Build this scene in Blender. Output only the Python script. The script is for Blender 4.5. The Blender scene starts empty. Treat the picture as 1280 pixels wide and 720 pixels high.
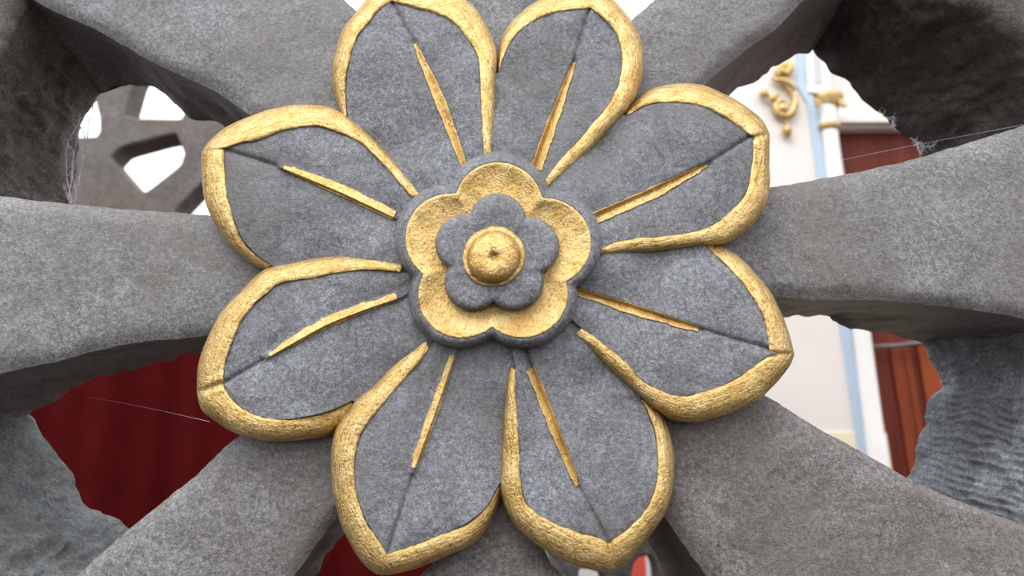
import bpy, bmesh, math, random
from mathutils import Vector, Matrix, noise

# ------------------------------------------------------------------ camera, sky, light, exposure
sc = bpy.context.scene
COL = sc.collection
F = 924.0                      # focal length in pixels of a 1280 wide frame
PITCH = math.radians(15.0)
CAM = Vector((0.0, -0.50, 1.50))
T = 0.14                       # thickness of the stone screen
cd = bpy.data.cameras.new('camera'); cam = bpy.data.objects.new('camera', cd); COL.objects.link(cam)
cam.location = CAM; cam.rotation_euler = (math.pi / 2 + PITCH, 0, 0)
cd.sensor_width = 36.0; cd.lens = 36.0 * F / 1280.0; cd.clip_start = 0.02; cd.clip_end = 200
cd.dof.use_dof = True; cd.dof.focus_distance = 0.503; cd.dof.aperture_fstop = 7.0
sc.camera = cam
sc.view_settings.view_transform = 'Standard'; sc.view_settings.look = 'None'
sc.view_settings.exposure = 0.0; sc.view_settings.gamma = 1.0; sc.view_settings.use_curve_mapping = False

w = bpy.data.worlds.new('overcast_sky'); sc.world = w; w.use_nodes = True
nt = w.node_tree; nt.nodes.clear()
wo = nt.nodes.new('ShaderNodeOutputWorld'); bg = nt.nodes.new('ShaderNodeBackground')
tc = nt.nodes.new('ShaderNodeTexCoord'); sp = nt.nodes.new('ShaderNodeSeparateXYZ'); cr = nt.nodes.new('ShaderNodeValToRGB')
mr = nt.nodes.new('ShaderNodeMapRange'); mr.inputs[1].default_value = -1; mr.inputs[2].default_value = 1
nt.links.new(tc.outputs['Generated'], sp.inputs[0]); nt.links.new(sp.outputs[2], mr.inputs[0])
nt.links.new(mr.outputs[0], cr.inputs[0]); nt.links.new(cr.outputs[0], bg.inputs[0]); nt.links.new(bg.outputs[0], wo.inputs[0])
e = cr.color_ramp.elements
e[0].position = 0.0; e[0].color = (.06, .05, .045, 1)
e[1].position = 1.0; e[1].color = (1.18, 1.22, 1.28, 1)
for p_, c_ in ((.485, (.10, .085, .075, 1)), (.505, (.60, .61, .635, 1)), (.7, (.93, .96, 1.0, 1))):
    n_ = e.new(p_); n_.color = c_
bg.inputs[1].default_value = 2.15

sd = bpy.data.lights.new('hazy_sun', 'SUN'); sun = bpy.data.objects.new('hazy_sun', sd); COL.objects.link(sun)
sd.energy = 1.6; sd.angle = math.radians(35); sd.color = (1, .98, .95)
sun.rotation_euler = Vector((0.38, 0.62, -1.0)).to_track_quat('-Z', 'Y').to_euler()

# ------------------------------------------------------------------ helpers
CP, SP = math.cos(PITCH), math.sin(PITCH)
def P(px, py, y=0.0):
    """point of the vertical plane at depth y that lies in the direction of a picture coordinate"""
    u = (px - 640) / F; v = (360 - py) / F
    t = (y - CAM.y) / (CP - v * SP)
    return Vector((u * t, y, CAM.z + (SP + v * CP) * t))

def lerp(a, b, t): return a + (b - a) * t
def sstep(a, b, x):
    t = min(1, max(0, (x - a) / (b - a))); return t * t * (3 - 2 * t)
def smooth(pts, n=5):
    """Catmull-Rom through a polyline"""
    out = []
    pts = [Vector((p[0], p[1])) for p in pts]
    for i in range(len(pts) - 1):
        p0 = pts[max(i - 1, 0)]; p1 = pts[i]; p2 = pts[i + 1]; p3 = pts[min(i + 2, len(pts) - 1)]
        for k in range(n):
            t = k / n
            out.append(.5 * ((2 * p1) + (p2 - p0) * t + (2 * p0 - 5 * p1 + 4 * p2 - p3) * t * t + (3 * p1 - p0 - 3 * p2 + p3) * t ** 3))
    out.append(pts[-1]); return out
def resample(pts, n):
    pts = [Vector((p[0], p[1])) for p in pts]
    L = [0]
    for a, b in zip(pts, pts[1:]): L.append(L[-1] + (b - a).length)
    out = []; j = 0
    for i in range(n):
        d = L[-1] * i / (n - 1)
        while j < len(pts) - 2 and L[j + 1] < d: j += 1
        seg = L[j + 1] - L[j]
        out.append(pts[j].lerp(pts[j + 1], 0 if seg < 1e-9 else min(1, (d - L[j]) / seg)))
    return out
def nz(v, s, seed=0.0):
    return noise.noise(Vector((v[0] * s + seed, v[1] * s + seed * .7, v[2] * s - seed * .4)))
def fbm(v, s, seed=0.0, o=3):
    r = 0; a = 1
    for k in range(o): r += a * nz(v, s * 2 ** k, seed + 7.1 * k); a *= .5
    return r

class MB:
    def __init__(s): s.v = []; s.f = []
    def add(s, p): s.v.append((p[0], p[1], p[2])); return len(s.v) - 1
    def grid(s, rows, close=False):
        idx = [[s.add(p) for p in r] for r in rows]
        for a, b in zip(idx, idx[1:]):
            m = len(a)
            for k in range(m if close else m - 1):
                k2 = (k + 1) % m
                s.f.append((a[k], a[k2], b[k2], b[k]))
        return idx
    def fan(s, ring, c):
        ci = s.add(c)
        for k in range(len(ring)): s.f.append((ring[k], ring[(k + 1) % len(ring)], ci))
    def box(s, lo, hi):
        x0, y0, z0 = lo; x1, y1, z1 = hi
        b = len(s.v)
        for z in (z0, z1):
            for x, y in ((x0, y0), (x1, y0), (x1, y1), (x0, y1)): s.v.append((x, y, z))
        for q in ((0, 3, 2, 1), (4, 5, 6, 7), (0, 1, 5, 4), (1, 2, 6, 5), (2, 3, 7, 6), (3, 0, 4, 7)):
            s.f.append(tuple(b + i for i in q))
    def tube(s, pts, rad, n=8, cap=True):
        pts = [Vector(p) for p in pts]; rows = []
        up = Vector((0.13, 1, 0.07)).normalized()
        for i, p in enumerate(pts):
            d = (pts[min(i + 1, len(pts) - 1)] - pts[max(i - 1, 0)]).normalized()
            a = d.cross(up)
            if a.length < 1e-5: a = d.cross(Vector((1, 0, 0)))
            a.normalize(); b = d.cross(a)
            r = rad(i / (len(pts) - 1)) if callable(rad) else rad
            rows.append([p + a * r * math.cos(2 * math.pi * k / n) + b * r * math.sin(2 * math.pi * k / n) for k in range(n)])
        idx = s.grid(rows, True)
        if cap: s.fan(idx[0], pts[0]); s.fan(idx[-1], pts[-1])
    def lathe(s, c, prof, n=32):
        rows = [[Vector((c[0] + r * math.cos(2 * math.pi * k / n), c[1] + r * math.sin(2 * math.pi * k / n), c[2] + z)) for k in range(n)] for r, z in prof]
        s.grid(rows, True)
    def build(s, name, mat, parent=None, sm=True, fix=True):
        me = bpy.data.meshes.new(name); me.from_pydata(s.v, [], s.f); me.validate()
        if fix:
            b = bmesh.new(); b.from_mesh(me); bmesh.ops.recalc_face_normals(b, faces=b.faces); b.to_mesh(me); b.free()
        if sm: me.polygons.foreach_set('use_smooth', [True] * len(me.polygons))
        me.materials.append(mat)
        o = bpy.data.objects.new(name, me); COL.objects.link(o)
        if parent is not None:
            o.parent = parent
            wl = Vector(parent.location); q = parent.parent
            while q: wl += Vector(q.location); q = q.parent
            o.matrix_parent_inverse = Matrix.Translation(-wl) if parent.type == 'EMPTY' else Matrix.Identity(4)
        return o

def tag(o, label=None, cat=None, group=None, kind=None):
    for k, v in (('label', label), ('category', cat), ('group', group), ('kind', kind)):
        if v: o[k] = v
    return o
def empty(name, loc):
    o = bpy.data.objects.new(name, None); COL.objects.link(o); o.location = loc; o.empty_display_size = .05
    return o
def poly2d(name, outline, holes, y0, thick, mat, bevel=0.0, parent=None):
    """extruded flat plate in the XZ plane with holes"""
    cu = bpy.data.curves.new(name, 'CURVE'); cu.dimensions = '2D'; cu.fill_mode = 'BOTH'
    cu.extrude = thick / 2 - bevel; cu.bevel_depth = bevel; cu.bevel_resolution = 2
    for pl in [outline] + holes:
        s = cu.splines.new('POLY'); s.points.add(len(pl) - 1); s.use_cyclic_u = True
        for q, (x, z) in zip(s.points, pl): q.co = (x, z, 0, 1)
    t = bpy.data.objects.new(name + '_curve', cu); COL.objects.link(t)
    dg = bpy.context.evaluated_depsgraph_get()
    me = bpy.data.meshes.new_from_object(t.evaluated_get(dg)); me.name = name
    bpy.data.objects.remove(t); bpy.data.curves.remove(cu)
    me.transform(Matrix.Translation((0, y0 + thick / 2, 0)) @ Matrix.Rotation(math.pi / 2, 4, 'X'))
    me.materials.clear(); me.materials.append(mat)
    o = bpy.data.objects.new(name, me); COL.objects.link(o)
    if parent is not None: o.parent = parent; o.matrix_parent_inverse = Matrix.Translation(-Vector(parent.location))
    return o

# ------------------------------------------------------------------ materials
def mat_base(name, rough=.6, metal=0.0):
    m = bpy.data.materials.new(name); m.use_nodes = True; t = m.node_tree
    b = t.nodes['Principled BSDF']; b.inputs['Roughness'].default_value = rough; b.inputs['Metallic'].default_value = metal
    return m, t, b
def N(t, ty, **kw):
    n = t.nodes.new(ty)
    for k, v in kw.items():
        if k in n.inputs: n.inputs[k].default_value = v
        else: setattr(n, k, v)
    return n
def noise_n(t, co, scale, detail=5, rough=.6, dist=0.0):
    n = t.nodes.new('ShaderNodeTexNoise'); n.inputs['Scale'].default_value = scale; n.inputs['Detail'].default_value = detail
    n.inputs['Roughness'].default_value = rough; n.inputs['Distortion'].default_value = dist
    t.links.new(co, n.inputs['Vector']); return n.outputs['Fac']
def ramp(t, fac, stops):
    r = t.nodes.new('ShaderNodeValToRGB'); el = r.color_ramp.elements
    el[0].position, el[0].color = stops[0][0], stops[0][1] + (1,)
    el[1].position, el[1].color = stops[-1][0], stops[-1][1] + (1,)
    for p, c in stops[1:-1]: x = el.new(p); x.color = c + (1,)
    t.links.new(fac, r.inputs[0]); return r.outputs[0]
def mix(t, a, b, fac, mode='MIX'):
    m = t.nodes.new('ShaderNodeMix'); m.data_type = 'RGBA'; m.blend_type = mode
    for s, v in ((m.inputs[6], a), (m.inputs[7], b), (m.inputs[0], fac)):
        if hasattr(v, 'is_output'): t.links.new(v, s)
        else: s.default_value = v if not isinstance(v, tuple) else v + (1,)
    return m.outputs[2]
def bump(t, b, h, strength, dist, prev=None):
    n = t.nodes.new('ShaderNodeBump'); n.inputs['Strength'].default_value = strength; n.inputs['Distance'].default_value = dist
    t.links.new(h, n.inputs['Height'])
    if prev: t.links.new(prev, n.inputs['Normal'])
    t.links.new(n.outputs[0], b.inputs['Normal']); return n.outputs[0]
def stone(name, dark, mid, light, patina, pat_amt=.5, rel=1.0, rough=.52, scale=1.0):
    m, t, b = mat_base(name, rough)
    co = t.nodes.new('ShaderNodeTexCoord').outputs['Object']
    n1 = noise_n(t, co, 24 * scale, 10, .72, .5); n2 = noise_n(t, co, 330 * scale, 5, .75); n3 = noise_n(t, co, 1000 * scale, 2, .65); n4 = noise_n(t, co, 7 * scale, 4, .6, .3)
    c = ramp(t, n1, [(.36, dark), (.50, mid), (.64, light)])
    fine = ramp(t, n2, [(.36, (.50, .50, .495)), (.5, (.98, .98, .98)), (.64, (1.55, 1.56, 1.60))])
    c = mix(t, c, fine, .9, 'MULTIPLY')
    gr = ramp(t, n3, [(.36, (.56, .56, .56)), (.5, (1, 1, 1)), (.64, (1.48, 1.48, 1.50))])
    c = mix(t, c, gr, .8, 'MULTIPLY')
    pf = ramp(t, n4, [(.42, (0, 0, 0)), (.68, (pat_amt,) * 3)])
    c = mix(t, c, patina, pf)
    n5 = noise_n(t, co, 15 * scale, 6, .6, 1.5); n6 = noise_n(t, co, 11 * scale, 2, .5)      # sparse hairline fissures
    ln = ramp(t, n5, [(.488, (1, 1, 1)), (.5, (.0, .0, .0)), (.512, (1, 1, 1))])
    ms = ramp(t, n6, [(.52, (0, 0, 0)), (.60, (.42, .42, .42))])
    c = mix(t, c, mix(t, (1, 1, 1), ln, ms), 1.0, 'MULTIPLY')
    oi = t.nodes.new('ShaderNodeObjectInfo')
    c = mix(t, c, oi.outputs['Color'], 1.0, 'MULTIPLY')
    t.links.new(c, b.inputs['Base Color'])
    q = bump(t, b, n1, .35 * rel, .006); q = bump(t, b, n2, .7 * rel, .0012, q); bump(t, b, n3, .6 * rel, .0005, q)
    b.inputs['Specular IOR Level'].default_value = .5
    return m
M = {}
M['petal'] = stone('petal_stone', (.130, .129, .135), (.178, .180, .193), (.235, .241, .263), (.145, .134, .130), .6)
M['stone'] = stone('spoke_stone', (.152, .146, .143), (.194, .189, .188), (.240, .238, .242), (.155, .136, .118), .7)
M['rough'] = stone('chiselled_stone', (.085, .085, .088), (.145, .150, .157), (.23, .24, .25), (.10, .09, .082), .5, 1.5, .7)
M['lattice'] = stone('lattice_stone', (.10, .09, .084), (.145, .130, .120), (.19, .175, .165), (.135, .090, .066), .8, .6, .7, .3)

def gold(name, base, deep, pale, rough=.33, bs=1.0):
    m, t, b = mat_base(name, rough, .95)
    co = t.nodes.new('ShaderNodeTexCoord').outputs['Object']
    n1 = noise_n(t, co, 70 * bs, 7, .7, .6); n2 = noise_n(t, co, 560 * bs, 5, .7); n3 = noise_n(t, co, 240 * bs, 5, .65, 1.0)
    c = ramp(t, n1, [(.3, deep), (.5, base), (.7, pale)])
    pit = ramp(t, n2, [(.36, (.42, .30, .16)), (.46, (1, 1, 1))])
    c = mix(t, c, pit, .8, 'MULTIPLY')
    at = t.nodes.new('ShaderNodeAttribute'); at.attribute_name = 'flow'
    mp = t.nodes.new('ShaderNodeMapping'); mp.inputs['Scale'].default_value = (70, 900, 1); t.links.new(at.outputs['Vector'], mp.inputs[0])
    n4 = noise_n(t, mp.outputs[0], 1.0, 5, .65, .7)
    c = mix(t, c, ramp(t, n4, [(.36, (.62, .52, .36)), (.5, (1, 1, 1)), (.64, (1.22, 1.25, 1.32))]), .8, 'MULTIPLY')
    t.links.new(c, b.inputs['Base Color'])
    r = t.nodes.new('ShaderNodeMapRange'); r.inputs[3].default_value = rough - .1; r.inputs[4].default_value = rough + .16
    t.links.new(n3, r.inputs[0]); t.links.new(r.outputs[0], b.inputs['Roughness'])
    q = bump(t, b, n4, .6, .0012); q = bump(t, b, n1, .30, .003, q); q = bump(t, b, n3, .6, .0014, q); bump(t, b, n2, .9, .0008, q)
    return m
M['gold'] = gold('gilding', (.72, .50, .205), (.56, .345, .105), (.82, .635, .325))
M['gold_far'] = gold('far_gilding', (.68, .50, .22), (.56, .38, .14), (.78, .62, .34), .5, .1)

def plain(name, col, rough=.6, var=.12, scale=6.0, bumpd=0.0):
    m, t, b = mat_base(name, rough)
    co = t.nodes.new('ShaderNodeTexCoord').outputs['Object']
    n = noise_n(t, co, scale, 5, .6)
    lo = tuple(c * (1 - var) for c in col); hi = tuple(min(1, c * (1 + var)) for c in col)
    t.links.new(ramp(t, n, [(.3, lo), (.7, hi)]), b.inputs['Base Color'])
    if bumpd: bump(t, b, n, .4, bumpd)
    return m
M['cream'] = plain('cream_plaster', (.845, .765, .715), .7, .03, 3)
M['yellow'] = plain('yellow_cream_plaster', (.90, .78, .55), .7, .04, 3)
M['white'] = plain('white_paint', (.90, .865, .825), .55, .02, 4)
M['grey_paint'] = plain('pale_grey_paint', (.62, .62, .63), .6, .03, 4)
M['blue'] = plain('pale_blue_paint', (.50, .61, .74), .55, .05, 4)
M['red_cloth'] = plain('dark_red_cloth', (.085, .0055, .006), 1.0, .12, 9)
M['red_cloth'].node_tree.nodes['Principled BSDF'].inputs['Specular IOR Level'].default_value = 0.05
M['redwhite'] = plain('coral_red_paint', (.90, .13, .095), .5, .05, 4)
M['iron'] = plain('grey_metal', (.17, .15, .16), .5, .1, 10)
M['floor'] = plain('stone_floor', (.034, .022, .015), .8, .15, 3, .01)
M['wall'] = plain('grey_wall', (.17, .165, .16), .8, .1, 3, .01)
M['thread'] = plain('cobweb_silk', (.85, .87, .92), .6, .1, 40)
def wood():
    m, t, b = mat_base('red_lacquered_wood', .45)
    co = t.nodes.new('ShaderNodeTexCoord').outputs['Object']
    mp = t.nodes.new('ShaderNodeMapping'); mp.inputs['Scale'].default_value = (14, 14, .8); t.links.new(co, mp.inputs[0])
    n = noise_n(t, mp.outputs[0], 1.6, 5, .6, .6)
    c = ramp(t, n, [(.3, (.115, .022, .014)), (.55, (.165, .034, .020)), (.75, (.24, .055, .026))])
    oi = t.nodes.new('ShaderNodeObjectInfo'); c = mix(t, c, oi.outputs['Color'], 1.0, 'MULTIPLY')
    t.links.new(c, b.inputs['Base Color']); b.inputs['Specular IOR Level'].default_value = .12; return m
M['wood'] = wood()

# ------------------------------------------------------------------ digitised outline of the flower (picture coordinates)
CX, CY = 617.0, 320.0
PET = []
def pet(cw_out, cw_in, tip_out, tip_in, cc_out, cc_in, vein, vw, crease_tip):
    """cw_*: base -> tip, cc_*: tip -> end (where it dips under the neighbour)"""
    PET.append(dict(co=cw_out + [tip_out], ci=cw_in + [tip_in], no=[tip_out] + cc_out, ni=[tip_in] + cc_in, vein=vein, vw=vw, tip=crease_tip))
# 1 west-north-west
pet([(529,242),(510,220),(490,197),(465,172),(440,150),(415,135),(390,131),(360,132),(327,140),(302,149),(277,162),(260,178)],
    [(515,248),(502,232),(480,207),(452,180),(425,167),(400,159),(372,160),(350,165),(325,175),(300,180)],
    (252,190), (281,186),
    [(252,220),(256,250),(266,275),(282,300),(304,322),(326,336),(340,336)],
    [(280,205),(282,230),(287,255),(295,280),(304,300),(321,318),(340,331)], [(493,272),(425,240),(356,211)], (6,7,4), (278,186))
# 2 north-north-west
pet([(617,194),(618,167),(619,133),(620,100),(621,67),(615,47),(603,23),(587,3),(555,-14),(520,-22)],
    [(604,194),(602,150),(600,117),(599,87),(595,67),(583,48),(570,32),(547,18),(523,11)],
    (489,-22), (490,2),
    [(470,-13),(457,0),(443,17),(427,40),(417,73),(415,100),(420,125),(428,146)],
    [(475,11),(463,25),(447,47),(437,77),(433,107),(434,146)], [(580,207),(551,128),(519,56)], (4,7,3), (489,1))
# 3 north-north-east
pet([(686,237),(717,210),(743,184),(767,157),(783,138),(796,117),(803,93),(804,63),(797,40),(783,17),(767,0),(755,-10)],
    [(681,225),(697,203),(717,182),(740,155),(758,133),(772,107),(777,80),(775,57),(767,37),(753,22)],
    (739,-13), (738,11),
    [(715,-11),(690,-7),(673,0),(660,8),(643,23),(628,43),(622,67),(622,90)],
    [(720,13),(700,15),(677,22),(653,37),(637,57),(626,82),(624,90)], [(667,211),(692,143),(716,80)], (7,6,3), (737,11))
# 4 east-north-east
pet([(751,321),(787,318),(837,313),(870,309),(907,304),(923,296),(943,279),(957,257),(962,230),(962,200)],
    [(749,311),(767,303),(793,298),(830,295),(863,290),(893,280),(917,260),(932,240),(938,217),(941,190)],
    (962,168), (941,172),
    [(953,150),(933,133),(907,118),(880,107),(850,104),(820,109),(800,119),(780,140)],
    [(910,150),(887,137),(860,130),(830,129),(807,133),(784,145)], [(741,271),(812,240),(884,205)], (7,7,3), (942,168))
# 5 east-south-east
pet([(717,421),(738,440),(769,468),(804,499),(828,517),(846,526),(874,527),(908,518),(943,503),(964,485),(985,461)],
    [(727,410),(745,422),(762,436),(783,453),(801,474),(822,486),(846,495),(874,491),(908,479),(940,460)],
    (993,443), (961,443),
    [(988,422),(978,394),(964,366),(943,340),(922,319),(905,307),(890,300)],
    [(960,429),(955,401),(943,377),(929,356),(908,333),(884,311),(880,304)], [(723,363),(800,387),(874,411)], (5,6,4), (976,441))
# 6 south-south-east
pet([(636,458),(632,475),(629,518),(626,568),(625,611),(639,650),(666,677),(705,700),(740,712)],
    [(645,461),(645,498),(649,549),(651,595),(658,627),(678,646),(713,662),(740,669)],
    (767,715), (761,677),
    [(787,700),(810,673),(831,642),(841,611),(843,576),(838,541),(826,514),(806,498)],
    [(783,662),(806,638),(818,611),(821,576),(818,541),(806,508),(800,500)], [(664,457),(694,533),(722,604)], (6,6,4), (761,678))
# 7 south-south-west
pet([(530,422),(499,448),(469,480),(447,497),(426,524),(415,552),(414,595),(422,642),(434,673),(452,703),(470,717)],
    [(537,436),(521,457),(495,487),(469,518),(452,543),(444,574),(445,612),(456,647),(469,668)],
    (486,719), (484,692),
    [(521,710),(564,693),(594,678),(614,652),(625,625),(630,604)],
    [(508,685),(546,670),(581,655),(607,634),(621,610),(628,598)], [(568,444),(544,515),(518,586)], (4,6,5), (484,693))
# 8 west-south-west
pet([(504,328),(476,323),(439,320),(403,321),(374,326),(342,333),(324,341),(302,363),(277,390),(259,423),(248,455)],
    [(501,341),(461,338),(425,341),(389,349),(353,354),(331,370),(313,387),(299,408),(290,430),(282,455)],
    (246,491), (280,479),
    [(252,513),(270,527),(295,542),(331,551),(367,551),(392,548),(414,542),(440,520)],
    [(284,491),(302,509),(324,520),(353,524),(385,520),(415,512),(440,500)], [(497,373),(415,403),(336,446)], (5,7,4), (278,480))

# ------------------------------------------------------------------ the carved stone screen
FC = P(CX, CY, 0)
screen = empty('carved_stone_screen', (FC.x, T / 2, 0.75))
tag(screen, 'grey carved stone openwork screen with large gilt-edged eight-petal flower', 'stone screen')

def rough_pt(p, amp, s, seed=0):
    return p + Vector((fbm(p, s, seed), fbm(p, s, seed + 31) * .6, fbm(p, s, seed + 63))) * amp

def edge3(front, back, n):
    f = [P(q.x, q.y, 0) for q in resample(smooth(front), n)]
    if back is None:
        b = [Vector((p.x, T, p.z)) for p in f]
    else:
        b = [P(q.x, q.y, T) for q in resample(smooth(back), n)]
    return f, b
def spoke(L, R, bL=None, bR=None, tint=(1, 1, 1), seed=0, crisp=False):
    """L, R: edges of the front face from the hub outwards; bL, bR: edges of the back face"""
    n = 150
    fl, kl = edge3(L, bL, n); fr, kr = edge3(R, bR, n)
    for lst in (fl, kl, fr, kr):                          # run on outwards, past the ring of end walls
        e0 = lst[-1]; dv = Vector((e0.x - FC.x, 0, e0.z - FC.z)); r0 = dv.length; dv.normalize()
        for k in range(1, 13): lst.append(e0 + dv * max(0, .85 - r0) * k / 12)
    n += 12
    rows = []; wl = []; wr = []
    for i in range(n):
        a, b = fl[i], fr[i]; ac, bc = kl[i], kr[i]
        d = (b - a); wd = d.length; d = d / wd
        bev = min(.010, wd * .2)
        ja = .0007 * nz(a, 120, seed) + .0004 * nz(a, 400, seed); jb = .0007 * nz(b, 120, seed + 4) + .0004 * nz(b, 400, seed)
        ea = a + d * ja + Vector((0, .0042, 0)); eb = b - d * jb + Vector((0, .0042, 0))
        def wall(e0, c0):
            r = []
            for k in range(13):
                t = k / 12
                p = e0.lerp(c0, t); p.y = lerp(e0.y, T, t)
                q = Vector((p.x, p.y * .45, p.z))
                amp = .0042 * math.sin(math.pi * min(1, t) * .8) + (.0035 if k == 12 else 0)
                r.append(p + Vector((fbm(q, 38, seed), 0, fbm(q, 38, seed + 9))) * amp)
            return r
        wl.append(wall(ea, ac)); wr.append(wall(eb, bc))
        e1 = .8 + .5 * nz(a, 14, seed); e2 = .8 + .5 * nz(b, 14, seed + 4)
        r = [ea, ea.lerp(a + d * bev * e1, .5) + Vector((0, -.0002, 0))]
        m = 26
        for k in range(m + 1):
            t = k / m
            p = (a + d * bev * e1).lerp(b - d * bev * e2, t)
            p.y = -.0022 * math.sin(math.pi * t) ** .6 + .0010 * fbm(p, 22, seed) + .0004 * nz(p, 160, seed)
            r.append(p)
        r += [eb.lerp(b - d * bev * e2, .5) + Vector((0, -.0002, 0)), eb]
        rows.append(r)
    mb = MB(); 
    if crisp: mb.grid([r[:3] for r in rows]); mb.grid([r[2:] for r in rows])
    else: mb.grid(rows)
    mb.grid(wl); mb.grid(wr); mb.grid([[p[-1], q[-1]] for p, q in zip(wl, wr)])
    for r_ in (0, n - 1): mb.grid([wl[r_], wr[r_]])
    o = mb.build('spoke', M['stone'], screen, fix=False)
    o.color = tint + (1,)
    return o
# west
spoke([(470,384),(380,402),(300,412),(244,420),(180,425),(120,436),(60,452),(0,465),(-90,490),(-220,535)],
      [(470,288),(380,278),(300,270),(262,267),(200,262),(130,257),(60,250),(0,243),(-90,228),(-220,205)],
      [(470,420),(370,430),(300,438),(244,444),(191,457),(147,465),(115,475),(75,496),(38,520),(-60,585)], None, (1.0, 1.0, 1.0), 1.3)
# north-west
spoke([(510,262),(440,215),(370,172),(307,138),(272,114),(233,95),(187,74),(150,52),(117,33),(78,16),(50,3),(-20,-45),(-120,-120)],
      [(560,230),(540,160),(500,90),(470,48),(444,10),(433,-1),(410,-30),(370,-90),(330,-160),(280,-240)],
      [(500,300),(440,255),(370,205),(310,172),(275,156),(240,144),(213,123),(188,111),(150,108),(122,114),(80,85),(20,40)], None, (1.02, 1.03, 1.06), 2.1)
# north
spoke([(600,220),(592,150),(583,80),(572,0),(560,-70),(540,-160),(505,-300)],
      [(640,220),(648,150),(660,80),(672,0),(686,-70),(708,-160),(745,-300)], None, None, (1.0, 1.0, 1.03), 3.7)
# north-east
spoke([(676,232),(700,150),(735,85),(765,48),(790,22),(815,0),(850,-34),(910,-95),(1000,-190)],
      [(725,258),(770,210),(830,152),(870,115),(900,87),(936,58),(972,32),(1003,0),(1045,-42),(1110,-110),(1180,-190)],
      None, [(735,275),(780,240),(850,175),(890,140),(912,120),(927,108),(945,98),(965,87),(990,72),(1019,61),(1060,20),(1110,-40)], (.98, .97, .98), 4.9)
# east
spoke([(760,292),(850,262),(920,242),(961,232),(990,228),(1055,216),(1100,207),(1153,194),(1225,172),(1280,155),(1360,125),(1460,85)],
      [(760,360),(850,365),(920,366),(966,368),(1019,373),(1085,373),(1130,376),(1174,380),(1241,389),(1280,396),(1360,412),(1460,440)],
      None, [(760,395),(850,395),(930,394),(979,394),(1019,395),(1045,400),(1072,410),(1099,415),(1125,421),(1152,424),(1200,432),(1260,442)], (.97, .955, .95), 6.1)
# south-east
spoke([(730,400),(820,435),(900,466),(957,493),(1019,531),(1063,555),(1108,580),(1134,595),(1197,624),(1241,641),(1280,655),(1360,690),(1440,725)],
      [(690,440),(730,500),(780,570),(812,615),(833,647),(853,677),(884,720),(915,765),(960,830),(1010,905)],
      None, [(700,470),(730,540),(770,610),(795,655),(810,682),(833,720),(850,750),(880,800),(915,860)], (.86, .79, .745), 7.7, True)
# south
spoke([(662,440),(664,520),(662,590),(668,650),(684,697),(702,720),(740,780),(780,860)],
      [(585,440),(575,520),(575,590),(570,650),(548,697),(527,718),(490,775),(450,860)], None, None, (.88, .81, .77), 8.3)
# south-west
spoke([(545,445),(500,520),(455,590),(425,638),(411,657),(397,677),(380,701),(366,720),(330,775),(280,860)],
      [(500,400),(420,455),(345,510),(290,549),(244,592),(213,617),(160,660),(129,687),(93,719),(20,780),(-60,850)],
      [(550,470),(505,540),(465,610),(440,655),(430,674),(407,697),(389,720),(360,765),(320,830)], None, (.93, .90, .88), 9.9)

# hub behind the flower
mb = MB(); rows = []
for r_, y_ in ((0.02, .006), (.122, .006), (.128, .010), (.128, T - .004), (.02, T - .004)):
    rows.append([Vector((FC.x + r_ * math.cos(2 * math.pi * k / 64), y_, FC.z - .006 + r_ * math.sin(2 * math.pi * k / 64))) for k in range(64)])
idx = mb.grid(rows, True); mb.fan(idx[0], (FC.x, .006, FC.z - .006)); mb.fan(idx[-1], (FC.x, T - .004, FC.z - .006))
mb.build('hub', M['stone'], screen)

# outer blocks: the chiselled end walls of the eight openings, with the front face running on outwards
def block(front, back, seed, chisel, tint=(1, 1, 1), outer=.86):
    n = 240 if chisel > 80 else 130; m = 60
    f = [P(q.x, q.y, 0) for q in resample(smooth(front), n)]
    if back is None: b = [Vector((p.x, T, p.z)) for p in f]
    else: b = [P(q.x, q.y, T) for q in resample(smooth(back), n)]
    rows = []
    for i in range(n):
        r = []
        a = f[i]; dv = Vector((a.x - FC.x, 0, a.z - FC.z)); rad = dv.length; dv.normalize()
        for k in range(8):                                # front face from outside inwards
            t = k / 7
            p = a + dv * lerp(max(outer - rad, .1), .012, t); p.y = .002 + .0012 * fbm(p, 20, seed)
            r.append(p)
        r.append(a + dv * .005 + Vector((0, .0045, 0)))
        for k in range(m + 1):
            t = k / m
            p = a.lerp(b[i], t); p.y = .010 + (T - .010) * t
            env = math.sin(math.pi * min(1, t * .85 + .12))
            q = Vector((p.x, p.y * .5, p.z))
            along = i / n
            g = fbm(q, 30, seed, 4) * .0060 + fbm(q, 13, seed + 2, 2) * .004 + (abs(fbm(p, 70, seed + 8, 2)) - .3) * .0036
            ph = along * chisel + 3.2 * fbm(p, 22, seed, 2) + t * 4.0
            tool = (abs(math.sin(ph)) - .6) * (.0042 if chisel > 80 else .0034) * (.15 + 1.3 * abs(fbm(p, 45, seed + 5, 2)))
            d = (g + tool) * env + (fbm(Vector((along * 9, seed, 0)), 1.0, seed, 3) * .0045 if t > .8 else 0) * (t - .8) * 5
            r.append(p + dv * d)
        p = r[-1]; r.append(p + dv * .05 + Vector((0, .004, 0)))
        r.append(Vector((FC.x, T, FC.z)) + dv * max(outer, rad + .1))
        rows.append(r)
    mb = MB(); mb.grid(rows, True)
    L_ = len(rows[0])
    for r_ in (0, n - 1): mb.f.append(tuple(range(r_ * L_, r_ * L_ + L_)))
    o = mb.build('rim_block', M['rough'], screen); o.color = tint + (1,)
    return o
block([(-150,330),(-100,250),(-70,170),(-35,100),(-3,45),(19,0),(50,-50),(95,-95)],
      [(60,330),(78,285),(86,252),(92,225),(95,200),(98,172),(106,143),(122,117),(150,85),(190,60)], 11.0, 40, (.88, .72, .59))  # brown tint puts this shadowed upper wall's shade into its colour
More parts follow.
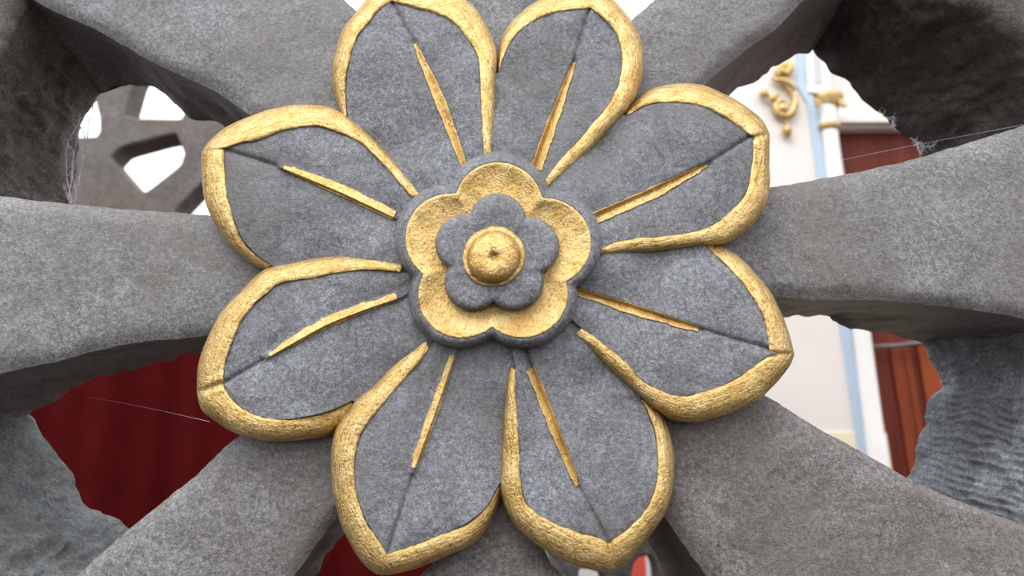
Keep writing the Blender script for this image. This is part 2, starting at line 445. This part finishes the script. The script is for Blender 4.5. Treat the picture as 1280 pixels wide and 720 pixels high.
block([(1100,-125),(1150,-60),(1195,-16),(1214,0),(1243,14),(1265,32),(1285,50),(1325,100),(1360,160),(1380,220)],
      [(985,5),(1000,35),(1019,63),(1030,81),(1041,94),(1059,101),(1070,116),(1088,134),(1117,159),(1146,179),(1160,200),(1185,245)], 12.5, 46, (.56, .44, .38))  # tint darkens the stone colour to paint the shade on this down-facing wall
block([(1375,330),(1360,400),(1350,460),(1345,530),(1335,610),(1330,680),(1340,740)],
      [(1140,395),(1152,424),(1161,442),(1172,480),(1161,498),(1157,524),(1145,551),(1145,573),(1137,595),(1120,625),(1110,660)], 14.0, 100, (1.55, 1.62, 1.70))  # pale bluish tint paints skylight onto this up-facing wall
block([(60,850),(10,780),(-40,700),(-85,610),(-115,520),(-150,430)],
      [(230,700),(195,682),(160,661),(120,638),(97,618),(92,605),(80,580),(62,553),(38,520),(15,480)], 15.5, 52, (1.10, 1.13, 1.11))  # slight lift in tint, skylight painted into the lower wall's colour
block([(60,-95),(150,-210),(330,-290),(520,-330)] if False else [(250,-225),(330,-260),(430,-285),(540,-295)], None, 16.2, 40)
block([(700,-295),(800,-285),(900,-260),(1010,-205)], None, 17.4, 40)
block([(980,850),(900,890),(800,915),(740,915)], None, 18.8, 40)
block([(500,915),(440,905),(360,880),(270,835)], None, 19.6, 40)

# ------------------------------------------------------------------ petals with gilt borders and veins
def hb_cw(s): return .0265
def hb_cc(s): return max(lerp(.0150, .0265, sstep(.30, .80, s)), lerp(.0235, .0150, sstep(.20, .36, s)))        # dips under its neighbour towards the centre
def h_cr(s): return lerp(.0220, .0262, s ** .7)
def along(path, p):
    """arclength parameter of the path vertex nearest to p"""
    best = min(range(len(path)), key=lambda i: (path[i] - p).length); return best
NS = 64
petals = []
for k, D_ in enumerate(PET):
    prev = PET[k - 1]
    C0 = Vector((CX, CY))
    v0 = Vector(D_['vein'][0]); 
    base_pt = lambda q: C0 + (Vector(q) - C0).normalized() * 85
    cr = resample([base_pt(D_['vein'][0])] + smooth(D_['vein'], 6) + [D_['tip']], NS)
    cin = smooth(D_['ci'], 5); cou = smooth(D_['co'], 5)
    nin = smooth(D_['ni'], 5); nou = smooth(D_['no'], 5)
    B1 = resample([base_pt(D_['ci'][0])] + cin, NS)
    # counter-clockwise edge: under the neighbour's border, then along the own border
    pm = [a * -.12 + b * 1.12 for a, b in zip(resample(smooth(prev['co'], 5), 80), resample(smooth(prev['ci'], 5), 80))]
    j = along(pm, nin[-1])
    B2 = resample([base_pt(pm[0])] + pm[:max(j, 1)] + list(reversed(nin)), NS)
    seed = 20 + 3.3 * k
    # range of the gilt vein along the crease
    i0 = along(cr, Vector(D_['vein'][0])); i1 = along(cr, Vector(D_['vein'][-1]))
    PXM = F / .51                                            # pixels per metre on the flower
    def surf(side, i, dist_px, wpx):
        """height of the petal above the screen at distance from the crease"""
        s = i / (NS - 1)
        t = min(1, dist_px / max(wpx, 1e-3))
        edge = hb_cw(s) if side == 0 else hb_cc(s)
        h = lerp(h_cr(s), edge, t) + (.0016 if side == 0 else .0030) * math.sin(math.pi * t) * min(1, wpx / 30) * (1 - .6 * s)
        inv = 1 - sstep(i1 - 1, i1 + 4, i)
        if inv < .5: h -= .0014 * max(0, 1 - dist_px / 4.0) ** .8          # plain crease
        elif k in (0, 6, 7): h += .0022 * max(0, 1 - dist_px / (10.0 if side == 0 else 3.2))
        elif k == 1: h -= .0022 * max(0, 1 - dist_px / 6.5)
        else: h -= .0027 * max(0, 1 - dist_px / (10.5 if side == 0 else 3.6))
        return h
    def pt(side, i, dist_px, extra=0.0):
        B = B1 if side == 0 else B2
        c = cr[i]; d = B[i] - c; wpx = d.length
        q = c + d * (min(dist_px, wpx) / max(wpx, 1e-4))
        h = surf(side, i, min(dist_px, wpx), wpx) + extra
        p0 = P(q.x, q.y, -h)
        p0.y -= .0007 * fbm(p0, 45, seed) + .0003 * nz(p0, 150, seed)
        return p0
    mb = MB()
    for side, B in ((0, B1), (1, B2)):
        rows = []
        for i in range(NS):
            wpx = (B[i] - cr[i]).length
            ds = [0, 1.2, 2.4, 3.6, 6, 9, 11]
            if wpx < 24: ds = [wpx * x for x in (0, .05, .1, .16, .25, .38, .46)]
            lim = ds[-1]
            ds += [lim + (wpx - lim) * x / 14 for x in range(1, 15)]
            rows.append([pt(side, i, d) for d in ds])
        mb.grid(rows)
    # ledge under the border and the side wall down to the screen
    n = 120
    for side, (a, b) in enumerate(((cin, cou), (nin, nou))):
        ra = resample(a, n); rb = resample(b, n); rows = []
        for i in range(n):
            s = i / (n - 1) if side == 0 else max(.36, 1 - .62 * i / (n - 1))
            h = (hb_cw if side == 0 else hb_cc)(s)
            ob = P(rb[i].x, rb[i].y, -(h - .0095)); ins = (P(ra[i].x, ra[i].y, -h) - ob); ins.y = 0; ins.normalize()
            ob = ob + ins * .0010
            bot = ob.copy(); bot.y = .009; bot -= ins * .0022
            mid = ob.copy(); mid.y = lerp(ob.y, .009, .55)
            rows.append([P(ra[i].x, ra[i].y, -(h - .0022)), ob, mid, bot])
        mb.grid(rows)
    mb.grid([[P(q.x, q.y, -hb_cw(0)), P(q.x, q.y, -hb_cw(0)) * 1 + Vector((0, hb_cw(0) + .006, 0))] for q in B1])
    # skirt beneath the neighbour's border
    mb.grid([[P(B2[i].x, B2[i].y, -hb_cc(i / (NS - 1))), Vector((*P(B2[i].x, B2[i].y, -hb_cc(i / (NS - 1))).xz, 0)).xzy + Vector((0, .008, 0))] for i in range(NS)])
    body = mb.build('petal', M['petal'], screen, fix=True)
    petals.append(body)
    # gilt border
    PROF = [(0, -.0012), (.015, .0004), (.04, .0010), (.12, .0014), (.30, .0014), (.50, .0008), (.66, -.0002), (.78, -.0016), (.88, -.0036), (.95, -.0058), (1.0, -.0084), (1.0, -.0125)]
    rows = []
    n1, n2 = 130, 90
    seq = []
    A, O = resample(cin, n1), resample(cou, n1)
    for i in range(n1): seq.append((A[i], O[i], hb_cw(0), i / (n1 - 1), 0))
    A, O = resample(nin, n2), resample(nou, n2)
    for i in range(1, n2): seq.append((A[i], O[i], hb_cc(max(.36, 1 - .62 * i / (n2 - 1))), i / (n2 - 1), 1))
    tipi = n1 - 1
    for i, (a, b, h, u, sd_) in enumerate(seq):
        r = []
        capf = min(1, i / 4 + .15)
        notch = .0022 * math.exp(-((i - tipi) / 1.6) ** 2) * (1.0 if k in (3, 4, 5, 7) else .45)
        wv = P(a.x, a.y, -h)
        rag_in = nz(wv, 300, seed) * .030 + nz(wv, 95, seed) * .03
        rag_out = nz(wv, 120, seed + 8) * .02
        for wq, dh in PROF:
            t = wq
            if wq < .5: t = wq + rag_in * (1 - wq * 2)
            elif wq > .8: t = wq + rag_out
            q = a.lerp(b, t)
            hh = h + dh * (capf if dh > 0 else 1) - notch * (1 if dh > -.003 else .5)
            p = P(q.x, q.y, -hh)
            if dh > -.002: p.y -= .0005 * fbm(p, 60, seed + 3) + .00025 * nz(p, 330, seed)
            r.append(p)
        rows.append(r)
    mb = MB(); g = mb.grid(rows)
    for r_ in (g[0], g[-1]): mb.f.append(tuple(r_))
    go = mb.build('gilt_border', M['gold'], body)
    fa = go.data.attributes.new('flow', 'FLOAT_VECTOR', 'POINT'); fv = []; run = 0.0
    for i, r in enumerate(rows):
        if i: run += (r[4] - rows[i - 1][4]).length
        for q in r: fv += [run + k, (q - r[0]).length, 0.0]
    fa.data.foreach_set('vector', fv)
    # gilt vein: the two flanks of the groove
    mb = MB()
    for side in (0, 1):
        rows = []
        for i in range(i0, i1 + 1):
          for sub in ((0, .5) if i < i1 else (0,)):
            s = (i + sub - i0) / max(1, i1 - i0)
            vw = D_['vw']; wd = lerp(vw[0], vw[1], s * 2) if s < .5 else lerp(vw[1], vw[2], s * 2 - 1)
            if s > .93: wd *= .75
            if k != 1: wd *= 1.45 if side == 0 else .68
            wd *= 1 + .22 * nz(Vector((i + sub, k * 5 + side * 9, 0)), .23) + .10 * nz(Vector((i + sub, k * 5 + side * 9, 4)), 1.9)
            ii = min(i + 1, NS - 1)
            row = []
            for x in (0, .2, .4, .6, .8, .95, 1.0):
                ex = .0009 if x < 1 else -.0004
                row.append(pt(side, i, wd * x, ex).lerp(pt(side, ii, wd * x, ex), sub))
            rows.append(row)
        mb.grid(rows)
    mb.build('gilt_vein', M['gold'], body)

# ------------------------------------------------------------------ rosette in the middle
TH0 = math.radians(87)
def lobed(c, a, th):
    ph = (th - TH0 + math.pi / 5) % (2 * math.pi / 5) - math.pi / 5
    return c * math.cos(ph) + math.sqrt(max(0, a * a - (c * math.sin(ph)) ** 2))
RJ = [(1.00, 0), (1.0, 0), (1.0, 0)]
def wob(th, seed): return 1 + .022 * math.sin(2 * th + seed) + .014 * math.sin(3 * th + seed * 2.1)
NA = 200
def ring(c, a, h, seed=1.0, amp=.0004, wb=1.0):
    out = []
    for k in range(NA):
        th = 2 * math.pi * k / NA
        r = lobed(c, a, th) * (1 + (wob(th, seed) - 1) * wb)
        p = P(CX + 3 + r * math.cos(th), CY - 1 - r * math.sin(th) * 1.0, -h)
        p.y -= amp * fbm(p, 90, seed)
        out.append(p)
    return out
mb = MB()
mb.grid([ring(67, 66, .006), ring(67, 65, .022), ring(66, 64.5, .029), ring(64, 64, .0345), ring(62, 62.5, .0380), ring(62, 58.5, .0397), ring(62, 56, .0398), ring(62, 53, .0390), ring(62, 51, .0375)], True)
ros = mb.build('rosette', M['petal'], screen)
mb = MB()
mb.grid([ring(62, 56, .0386), ring(62, 55.2, .0402, 1, .0006), ring(62, 53, .0401, 1, .0008), ring(60, 49, .0388, 1, .0009), ring(56, 45, .0374, 1, .0009), ring(50, 41, .0363, 1, .0008), ring(44, 38.5, .0356), ring(41, 36.5, .0352), ring(40, 34, .0350)], True)
mb.build('gilt_ring', M['gold'], ros)
mb = MB()
mb.grid([ring(42, 37, .0335), ring(42, 36.2, .0375), ring(42, 35, .0408), ring(41, 33.5, .0428), ring(38, 31, .0437), ring(32, 27, .0437), ring(22, 24, .0430), ring(8, 30, .0423, wb=.4), ring(1, 33, .0420, wb=.2)], True)
mb.build('inner_flower', M['petal'], ros)
mb = MB()
def disc(r, h, seed=0, amp=.0006):
    out = []
    for k in range(64):
        th = 2 * math.pi * k / 64
        rr = r * (1 + .03 * math.sin(2 * th + .5) + .02 * nz(Vector((math.cos(th) * 2, math.sin(th) * 2, r * .1)), 1))
        p = P(CX + rr * math.cos(th), CY + 1 - rr * math.sin(th), -h); p.y -= amp * 1.8 * fbm(p, 200, 3.3)
        out.append(p)
    return out
g = mb.grid([disc(39, .0415), disc(38.5, .0432), disc(36.5, .0440), disc(34, .0438), disc(33, .0452), disc(32, .0475), disc(29.5, .0500), disc(26, .0517), disc(21, .0528), disc(15, .0533), disc(9, .0534), disc(5.5, .0528), disc(3.6, .0505)], True)
mb.fan(g[-1], P(CX, CY + 1, -.050))
mb.build('gilt_boss', M['gold'], ros)

# ------------------------------------------------------------------ the wall that holds the screen, ground
def circ(c, r, n=64): return [(c[0] + r * math.cos(2 * math.pi * k / n), c[1] + r * math.sin(2 * math.pi * k / n)) for k in range(n)]
wf = poly2d('wall_front', [(-3.2, 0), (3.2, 0), (3.2, 3.2), (-3.2, 3.2)], [circ((FC.x, FC.z), .868)], .006, T - .012, M['wall'])
tag(wf, kind='structure')
mb = MB(); mb.box((-12, -12, -.06), (12, 14, 0)); fl = mb.build('floor', M['floor'], sm=False); tag(fl, kind='structure')

# ------------------------------------------------------------------ beyond the screen, right: cream wall, column, red door
YB = 2.60
def X(px, py, y): return P(px, py, y).x
def Z(px, py, y): return P(px, py, y).z
LEAN = math.radians(-1.6)
# right corner of the cream pier and lines parallel to it
def vx(px, py, y=YB): q = P(px, py, y); return q.x
xe = X(1083, 395, YB)                      # right edge of the pier
mb = MB(); zb = Z(1080, 541, YB)
def leanbox(mb, x0, x1, y0, y1, z0, z1):
    """upright block whose sides lean a little towards the left, as the pier's do"""
    b = len(mb.v); zr = Z(1083, 395, YB)
    for z in (z0, z1):
        dx = (z - zr) * math.tan(LEAN)
        for x, y in ((x0 + dx, y0), (x1 + dx, y0), (x1 + dx, y1), (x0 + dx, y1)): mb.v.append((x, y, z))
    for q in ((0, 3, 2, 1), (4, 5, 6, 7), (0, 1, 5, 4), (1, 2, 6, 5), (2, 3, 7, 6), (3, 0, 4, 7)): mb.f.append(tuple(b + i for i in q))
xl = xe - .92
leanbox(mb, xl, xe, YB, YB + .5, zb, 4.3)
pier = mb.build('wall_back', M['cream'], sm=False); tag(pier, kind='structure')
mb = MB(); leanbox(mb, xl - .005, xe + .004, YB - .006, YB + .5, 0, zb)
o = mb.build('plinth', M['yellow'], sm=False); o.parent = pier
# pale blue band: shaft, slant and upper length
bw = .042
mb = MB()
def pxbar(mb, pts, wd, y0, y1):
    """flat raised band along a polyline given in the plane y0"""
    q = [P(a, b, y0) for a, b in pts]; L = []; R = []
    for i, p in enumerate(q):
        d = (q[min(i + 1, len(q) - 1)] - q[max(i - 1, 0)]); d.y = 0; d.normalize(); nrm = Vector((d.z, 0, -d.x))
        L.append(p - nrm * wd / 2); R.append(p + nrm * wd / 2)
    rows = [[Vector((l.x, y1, l.z)), Vector((l.x, y0, l.z)), Vector((r.x, y0, r.z)), Vector((r.x, y1, r.z))] for l, r in zip(L, R)]
    mb.grid(rows)
pxbar(mb, [(1086,620),(1076,540),(1057,410),(1027,215),(1020,165),(1015,128),(1002,106),(1000,62),(996,10)], bw, YB - .012, YB + .01)
blue = mb.build('blue_band', M['blue'], sm=False); tag(blue, 'pale blue painted moulding running up the cream pier', 'moulding')
# white slender column with gilt capital, standing against the pier's corner
col_ = empty('slender_column', (X(1062, 300, YB) , YB - .03, zb))
tag(col_, 'slender white column with a gilt capital beside the red door', 'column')
mb = MB()
def lathe_path(pts, rads, y, n=20):
    rows = []
    for (px, py), r in zip(pts, rads):
        c = P(px, py, y)
        rows.append([c + Vector((r * math.cos(2 * math.pi * k / n), r * .8 * math.sin(2 * math.pi * k / n), 0)) for k in range(n)])
    return rows
yc = YB - .02
rows = lathe_path([(1105,620),(1094,545),(1093,541),(1076,410),(1043,215),(1037,163)], [.042,.041,.038,.037,.036,.036], yc)
mb.grid(rows, True); mb.build('shaft', M['white'], col_)
mb = MB(); mb.grid(lathe_path([(1037,163),(1037,161),(1036.5,158),(1036,156),(1036,154)], [.040,.047,.050,.046,.038], yc), True); mb.build('necking_ring', M['gold_far'], col_)
mb = MB(); mb.grid(lathe_path([(1036,156),(1036,145),(1035,133)], [.041,.042,.044], yc), True); mb.build('capital_bell', M['white'], col_)
mb = MB(); mb.grid(lathe_path([(1037,137),(1036.5,133),(1036.5,129),(1036.5,126),(1036,123),(1036,119)], [.040,.048,.056,.058,.066,.060], yc), True)
cap = mb.build('capital', M['gold_far'], col_)
for s in (-1, 1):
    mb = MB(); c = P(1036.5 + s * 16, 129, yc - .03)
    mb.tube([c + Vector((s * .004 * t * math.cos(t), 0, .004 * t * math.sin(t))) + Vector((0, -.002 * t, 0)) for t in [q * .5 for q in range(2, 12)]], lambda u: .012 * (1 - .5 * u), 6)
    mb.build('volute', M['gold_far'], col_)
mb = MB(); pxbar(mb, [(1024,116),(1021,60),(1017,0)], .105, YB - .018, YB + .01); mb.build('upper_pilaster', M['white'], col_, sm=False)
mb = MB(); pxbar(mb, [(1023,104),(1021,60),(1017,0)], .036, YB - .021, YB - .017); mb.build('sunk_panel', M['grey_paint'], col_, sm=False)
# gilt scroll ornament on the pier
orn = empty('gilt_scroll', P(985, 175, YB - .01)); tag(orn, 'gilt carved scroll ornament on the cream pier', 'ornament')
yo = YB - .022
def gp(x, y, dy=0): return P(930 + x / 4.0, 60 + y / 4.0, yo - dy)
def gtube(name, pts, rad, dy=0):
    mb = MB(); mb.tube([P(q.x, q.y, yo - dy) for q in smooth([(930 + x / 4, 60 + y / 4) for x, y in pts], 5)], rad, 8); mb.build(name, M['gold_far'], orn)
gtube('scroll', [(140,150),(190,175),(235,215),(258,265),(240,320),(205,342),(170,325),(158,290),(180,268),(208,280),(205,305),(190,308)], lambda u: .009 + .008 * math.sin(math.pi * u))
gtube('leaf', [(150,160),(200,165),(235,190),(255,215)], lambda u: .006 + .012 * math.sin(math.pi * u), .006)
gtube('leaf', [(175,140),(165,115),(185,95),(205,100),(205,125),(190,130)], lambda u: .012)
gtube('leaf', [(205,145),(225,120),(230,90),(220,55)], lambda u: .004 + .013 * math.sin(math.pi * u))
gtube('tendril', [(165,260),(135,245),(115,235),(95,240),(85,225),(98,212),(115,220)], lambda u: .009)
for x, y, r in ((98,225,.020), (145,250,.019), (165,235,.012), (195,300,.024), (218,125,.014), (190,115,.018), (205,85,.012)):
    mb = MB(); c = gp(x, y, .008)
    mb.grid([[c + Vector((r * math.sin(a) * math.cos(2 * math.pi * k / 12), -.6 * r * math.cos(a), r * math.sin(a) * math.sin(2 * math.pi * k / 12))) for k in range(12)] for a in (.05, .4, .8, 1.2, 1.57, 2.2)], True)
    mb.build('bead', M['gold_far'], orn)
gtube('drop', [(205,345),(212,375),(215,395),(216,420),(218,448)], lambda u: .004 + .018 * max(0, math.sin(math.pi * (u - .35) / .65)) if u > .35 else .004)
# cream lintel over the red door
YD = YB + .16
zl = Z(1100, 166, YD)
mb = MB(); mb.box((xe - .06, YD - .05, zl), (xe + 2.6, YD + .4, 4.3))
lt = mb.build('trim_1', M['cream'], sm=False); tag(lt, kind='structure')
mb = MB(); zz = Z(1080, 153, YD - .08); mb.box((xe - .15, YD - .085, zz), (xe + 2.6, YD - .04, zz + .03)); o = mb.build('ledge', M['cream'], sm=False); o.parent = lt
# red door: boards between stiles
door = empty('red_door', (xe + .5, YD + .05, 0)); tag(door, 'red lacquered wooden door of upright boards beside the cream pier', 'door')
zt_ = Z(1115, 433, YD)
xs = [xe + .006, X(1118, 500, YD), X(1132, 480, YD), X(1141, 480, YD), X(1150, 470, YD), X(1185, 470, YD)] + [X(1185, 470, YD) + .14 * k for k in range(1, 13)]
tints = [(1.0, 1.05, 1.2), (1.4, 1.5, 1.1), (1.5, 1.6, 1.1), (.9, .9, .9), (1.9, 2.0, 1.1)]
for i, (a, b) in enumerate(zip(xs, xs[1:])):
    mb = MB(); dy = (.0, -.018, -.018, .012, -.012)[i] if i < 5 else (0 if i % 2 else -.012)
    leanbox(mb, a + .002, b - .002, YD + dy * .6, YD + .08, 0, zt_)
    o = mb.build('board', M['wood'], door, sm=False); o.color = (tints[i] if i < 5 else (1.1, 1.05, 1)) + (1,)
mb = MB(); leanbox(mb, xs[0], xs[-1], YD + .03, YD + .06, 0.01, zl); mb.build('door_core', M['wood'], door, sm=False)
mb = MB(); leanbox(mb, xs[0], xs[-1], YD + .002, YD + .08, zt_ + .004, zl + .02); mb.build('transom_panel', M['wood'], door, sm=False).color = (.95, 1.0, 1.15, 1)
mb = MB(); mb.tube([P(1088, 434, YD - .05), P(1122, 432, YD - .05), P(1170, 426, YD - .05), P(1300, 408, YD - .05)], .010, 8)
o = mb.build('tie_rod', M['iron']); tag(o, 'thin grey metal rod across the red door', 'rod')

# ------------------------------------------------------------------ beyond the screen, left: second stone lattice, low wall, red curtain
YL = 2.25
def pl(pts): return [(q.x, q.z) for q in (P(a, b, YL) for a, b in pts)]
def rnd(pts, r=.18, n=4):
    out = []; m = len(pts)
    for i in range(m):
        a = Vector(pts[i - 1]); b = Vector(pts[i]); c = Vector(pts[(i + 1) % m])
        p = b.lerp(a, r); q = b.lerp(c, r)
        for k in range(n + 1):
            t = k / n; out.append(tuple((1 - t) ** 2 * p + 2 * t * (1 - t) * b + t * t * q))
    return out
holes = [[(134,197),(148,182),(200,168),(222,164),(233,190),(228,207),(182,243),(168,236)],
         [(152,146),(168,90),(205,60),(232,100),(236,132),(228,151),(172,150)],
         [(60,80),(104,96),(120,119),(127,145),(127,164),(121,173),(50,175),(40,120)],
         [(216,262),(262,214),(300,240),(310,300),(215,320)],
         [(255,120),(262,70),(310,60),(332,100),(315,155),(262,150)],
         [(20,215),(60,200),(70,230),(40,290),(10,270)],
         [(130,275),(150,262),(190,275),(195,320),(130,340),(110,310)],
         [(262,190),(300,185),(325,215),(322,262),(290,235)],
         [(-60,90),(10,70),(15,160),(-50,180)], [(-60,220),(5,210),(0,300),(-60,300)],
         [(80,10),(150,0),(140,60),(80,60)], [(190,0),(280,-5),(280,40),(200,40)]]
z0 = Z(150, 352, YL); z1 = Z(200, -70, YL); xa = X(-120, 200, YL); xb = X(352, 200, YL)
lat = poly2d('stone_lattice', [(xa, z0), (xb, z0), (xb, z1), (xa, z1)], [rnd(pl(h)) for h in holes], YL, .115, M['lattice'], .010)
tag(lat, 'second grey stone lattice window with white sky behind it', 'stone lattice')
mb = MB(); mb.box((xa, YL - .02, 0), (xb, YL + .20, z0)); o = mb.build('wall_left', M['wall'], sm=False); tag(o, kind='structure')
# red curtain
YC = 2.08
xa2 = X(-60, 520, YC); xb2 = X(560, 700, YC); zt = Z(150, 340, YC)
rows = []
for i in range(30):
    z = lerp(.05, zt, i / 29); r = []
    for k in range(170):
        u = k / 169; x = lerp(xa2, xb2, u)
        d = .018 * math.sin(u * 34 + .6 * math.sin(u * 9) + .12 * z) + .010 * math.sin(u * 71 + 1.3) + .012 * nz(Vector((x * 2, 0, z * .5)), 1.2)
        r.append(Vector((x + .01 * math.sin(u * 17 + z), YC + d * (1.15 - .25 * i / 29), z)))
    rows.append(r)
cur = empty('red_curtain', (lerp(xa2, xb2, .5), YC, .05)); tag(cur, 'dark red cloth curtain hanging below the second lattice', 'curtain')
mb = MB(); mb.grid(rows); o = mb.build('cloth', M['red_cloth'], cur, fix=False)
md = o.modifiers.new('thickness', 'SOLIDIFY'); md.thickness = .004
mb = MB(); mb.tube([(xa2 - .05, YC, zt + .012), (xb2 + .04, YC, zt + .012)], .014, 10); mb.build('rod', M['iron'], cur)

# ------------------------------------------------------------------ beyond the screen, below: small stone openwork panel, red and white board behind it
YS = 1.25
def ps(pts): return [(q.x, q.z) for q in (P(a, b, YS) for a, b in pts)]
hs = [[(786,720),(789,703),(797,693),(810,691),(820,697),(825,712),(826,735),(818,770),(795,775),(786,750)],
      [(720,713),(724,707),(737,708),(750,712),(757,722),(760,760),(730,775),(720,745)],
      [(850,710),(868,700),(884,715),(884,760),(860,772),(848,745)], [(650,725),(672,712),(692,724),(694,765),(668,775),(650,755)]]
zs0 = Z(750, 900, YS); zs1 = Z(750, 664, YS); xs0 = X(610, 720, YS); xs1 = X(930, 720, YS)
bal = poly2d('stone_balustrade', [(xs0, 0), (xs1, 0), (xs1, zs1), (xs0, zs1)], [rnd(ps(h), .3) for h in hs], YS, .09, M['lattice'], .006)
tag(bal, 'low grey stone balustrade panel with rounded openings below the flower', 'balustrade')
YR = 1.75
bd = empty('notice_board', (X(800, 720, YR), YR, 0)); tag(bd, 'coral red board with a white edge seen through the balustrade', 'board')
xr0, xr1, xr2 = X(770, 710, YR), X(807.5, 710, YR), X(822, 710, YR); zr = Z(800, 640, YR)
zr = min(zr, zs1 + .02)
mb = MB(); mb.box((xr0, YR, 0), (xr1, YR + .03, zr)); mb.build('red_panel', M['redwhite'], bd, sm=False)
mb = MB(); mb.box((xr1, YR - .01, 0), (xr2, YR + .04, zr)); mb.build('white_edge', M['white'], bd, sm=False)
mb = MB(); xw0, xw1 = X(700, 715, YR), X(764, 715, YR); mb.box((xw0, YR, 0), (xw1, YR + .03, zr - .02))
o = mb.build('white_board', M['white'], sm=False); tag(o, 'plain white board beside the coral red one', 'board')

# ------------------------------------------------------------------ cobwebs in the openings
def thread(pts, y, rad=.00022, lab='', sag=0):
    mb = MB()
    for pl_ in pts:
        ys = pl_[2] if len(pl_) > 2 else y
    q = [P(a[0], a[1], a[2]) for a in pts]
    mb.tube(q, rad, 4, False)
    o = mb.build('cobweb_thread', M['thread']); tag(o, lab, 'cobweb', 'cobweb threads in the openings'); return o
thread([(108,496,.10),(150,503,.09),(200,513,.07),(262,527,.02)], 0, .00010, 'fine cobweb thread across the dark red opening')
thread([(1052,200,.10),(1100,190,.10),(1150,180,.09),(1215,168,.06),(1279,156,.03)], 0, .00011, 'fine cobweb thread across the opening by the red door')
def web(paths, seedn, lab, rad=.00045):
    random.seed(seedn); mb = MB()
    for pth in paths:
        q = []
        for s_ in resample(smooth(pth, 4), 26): q.append(P(s_.x + random.uniform(-.9, .9), s_.y + random.uniform(-.6, .6), .118 + random.uniform(-.002, .002)))
        mb.tube(q, lambda u: rad * (.5 + .7 * random.random()), 4, False)
        for _ in range(14):
            i_ = random.randrange(2, 22); c_ = q[i_]
            e_ = c_ + Vector((random.uniform(-.003, .003), random.uniform(-.003, .001), random.uniform(-.005, .005)))
            mb.tube([c_, c_.lerp(e_, .5) + Vector((random.uniform(-.001, .001), 0, random.uniform(-.001, .001))), e_], rad * .28, 4, False)
    o = mb.build('cobweb', M['thread']); tag(o, lab, 'cobweb')
web([[(121,120),(113,143),(109,170),(104,200),(98,230),(92,255)], [(100,148),(92,165),(84,180),(83,205),(85,230),(90,254)], [(112,150),(100,160),(94,185),(90,215),(86,250)],
     [(104,146),(98,152),(103,163),(108,175)], [(84,182),(92,190),(90,215),(95,240)], [(80,232),(84,243),(87,254)]], 5, 'dusty white cobweb at the rim of the opening with the second lattice', .00055)
web([[(1098,138),(1106,146),(1114,150),(1118,160)], [(1112,148),(1117,146),(1116,156),(1120,163)], [(1138,172),(1146,180),(1149,190)], [(1142,182),(1150,178),(1155,186),(1149,194)], [(1146,176),(1147,186),(1152,193)], [(1150,182),(1160,184),(1170,180)]], 6, 'small pale cobweb tufts at the rim above the red door', .00045)
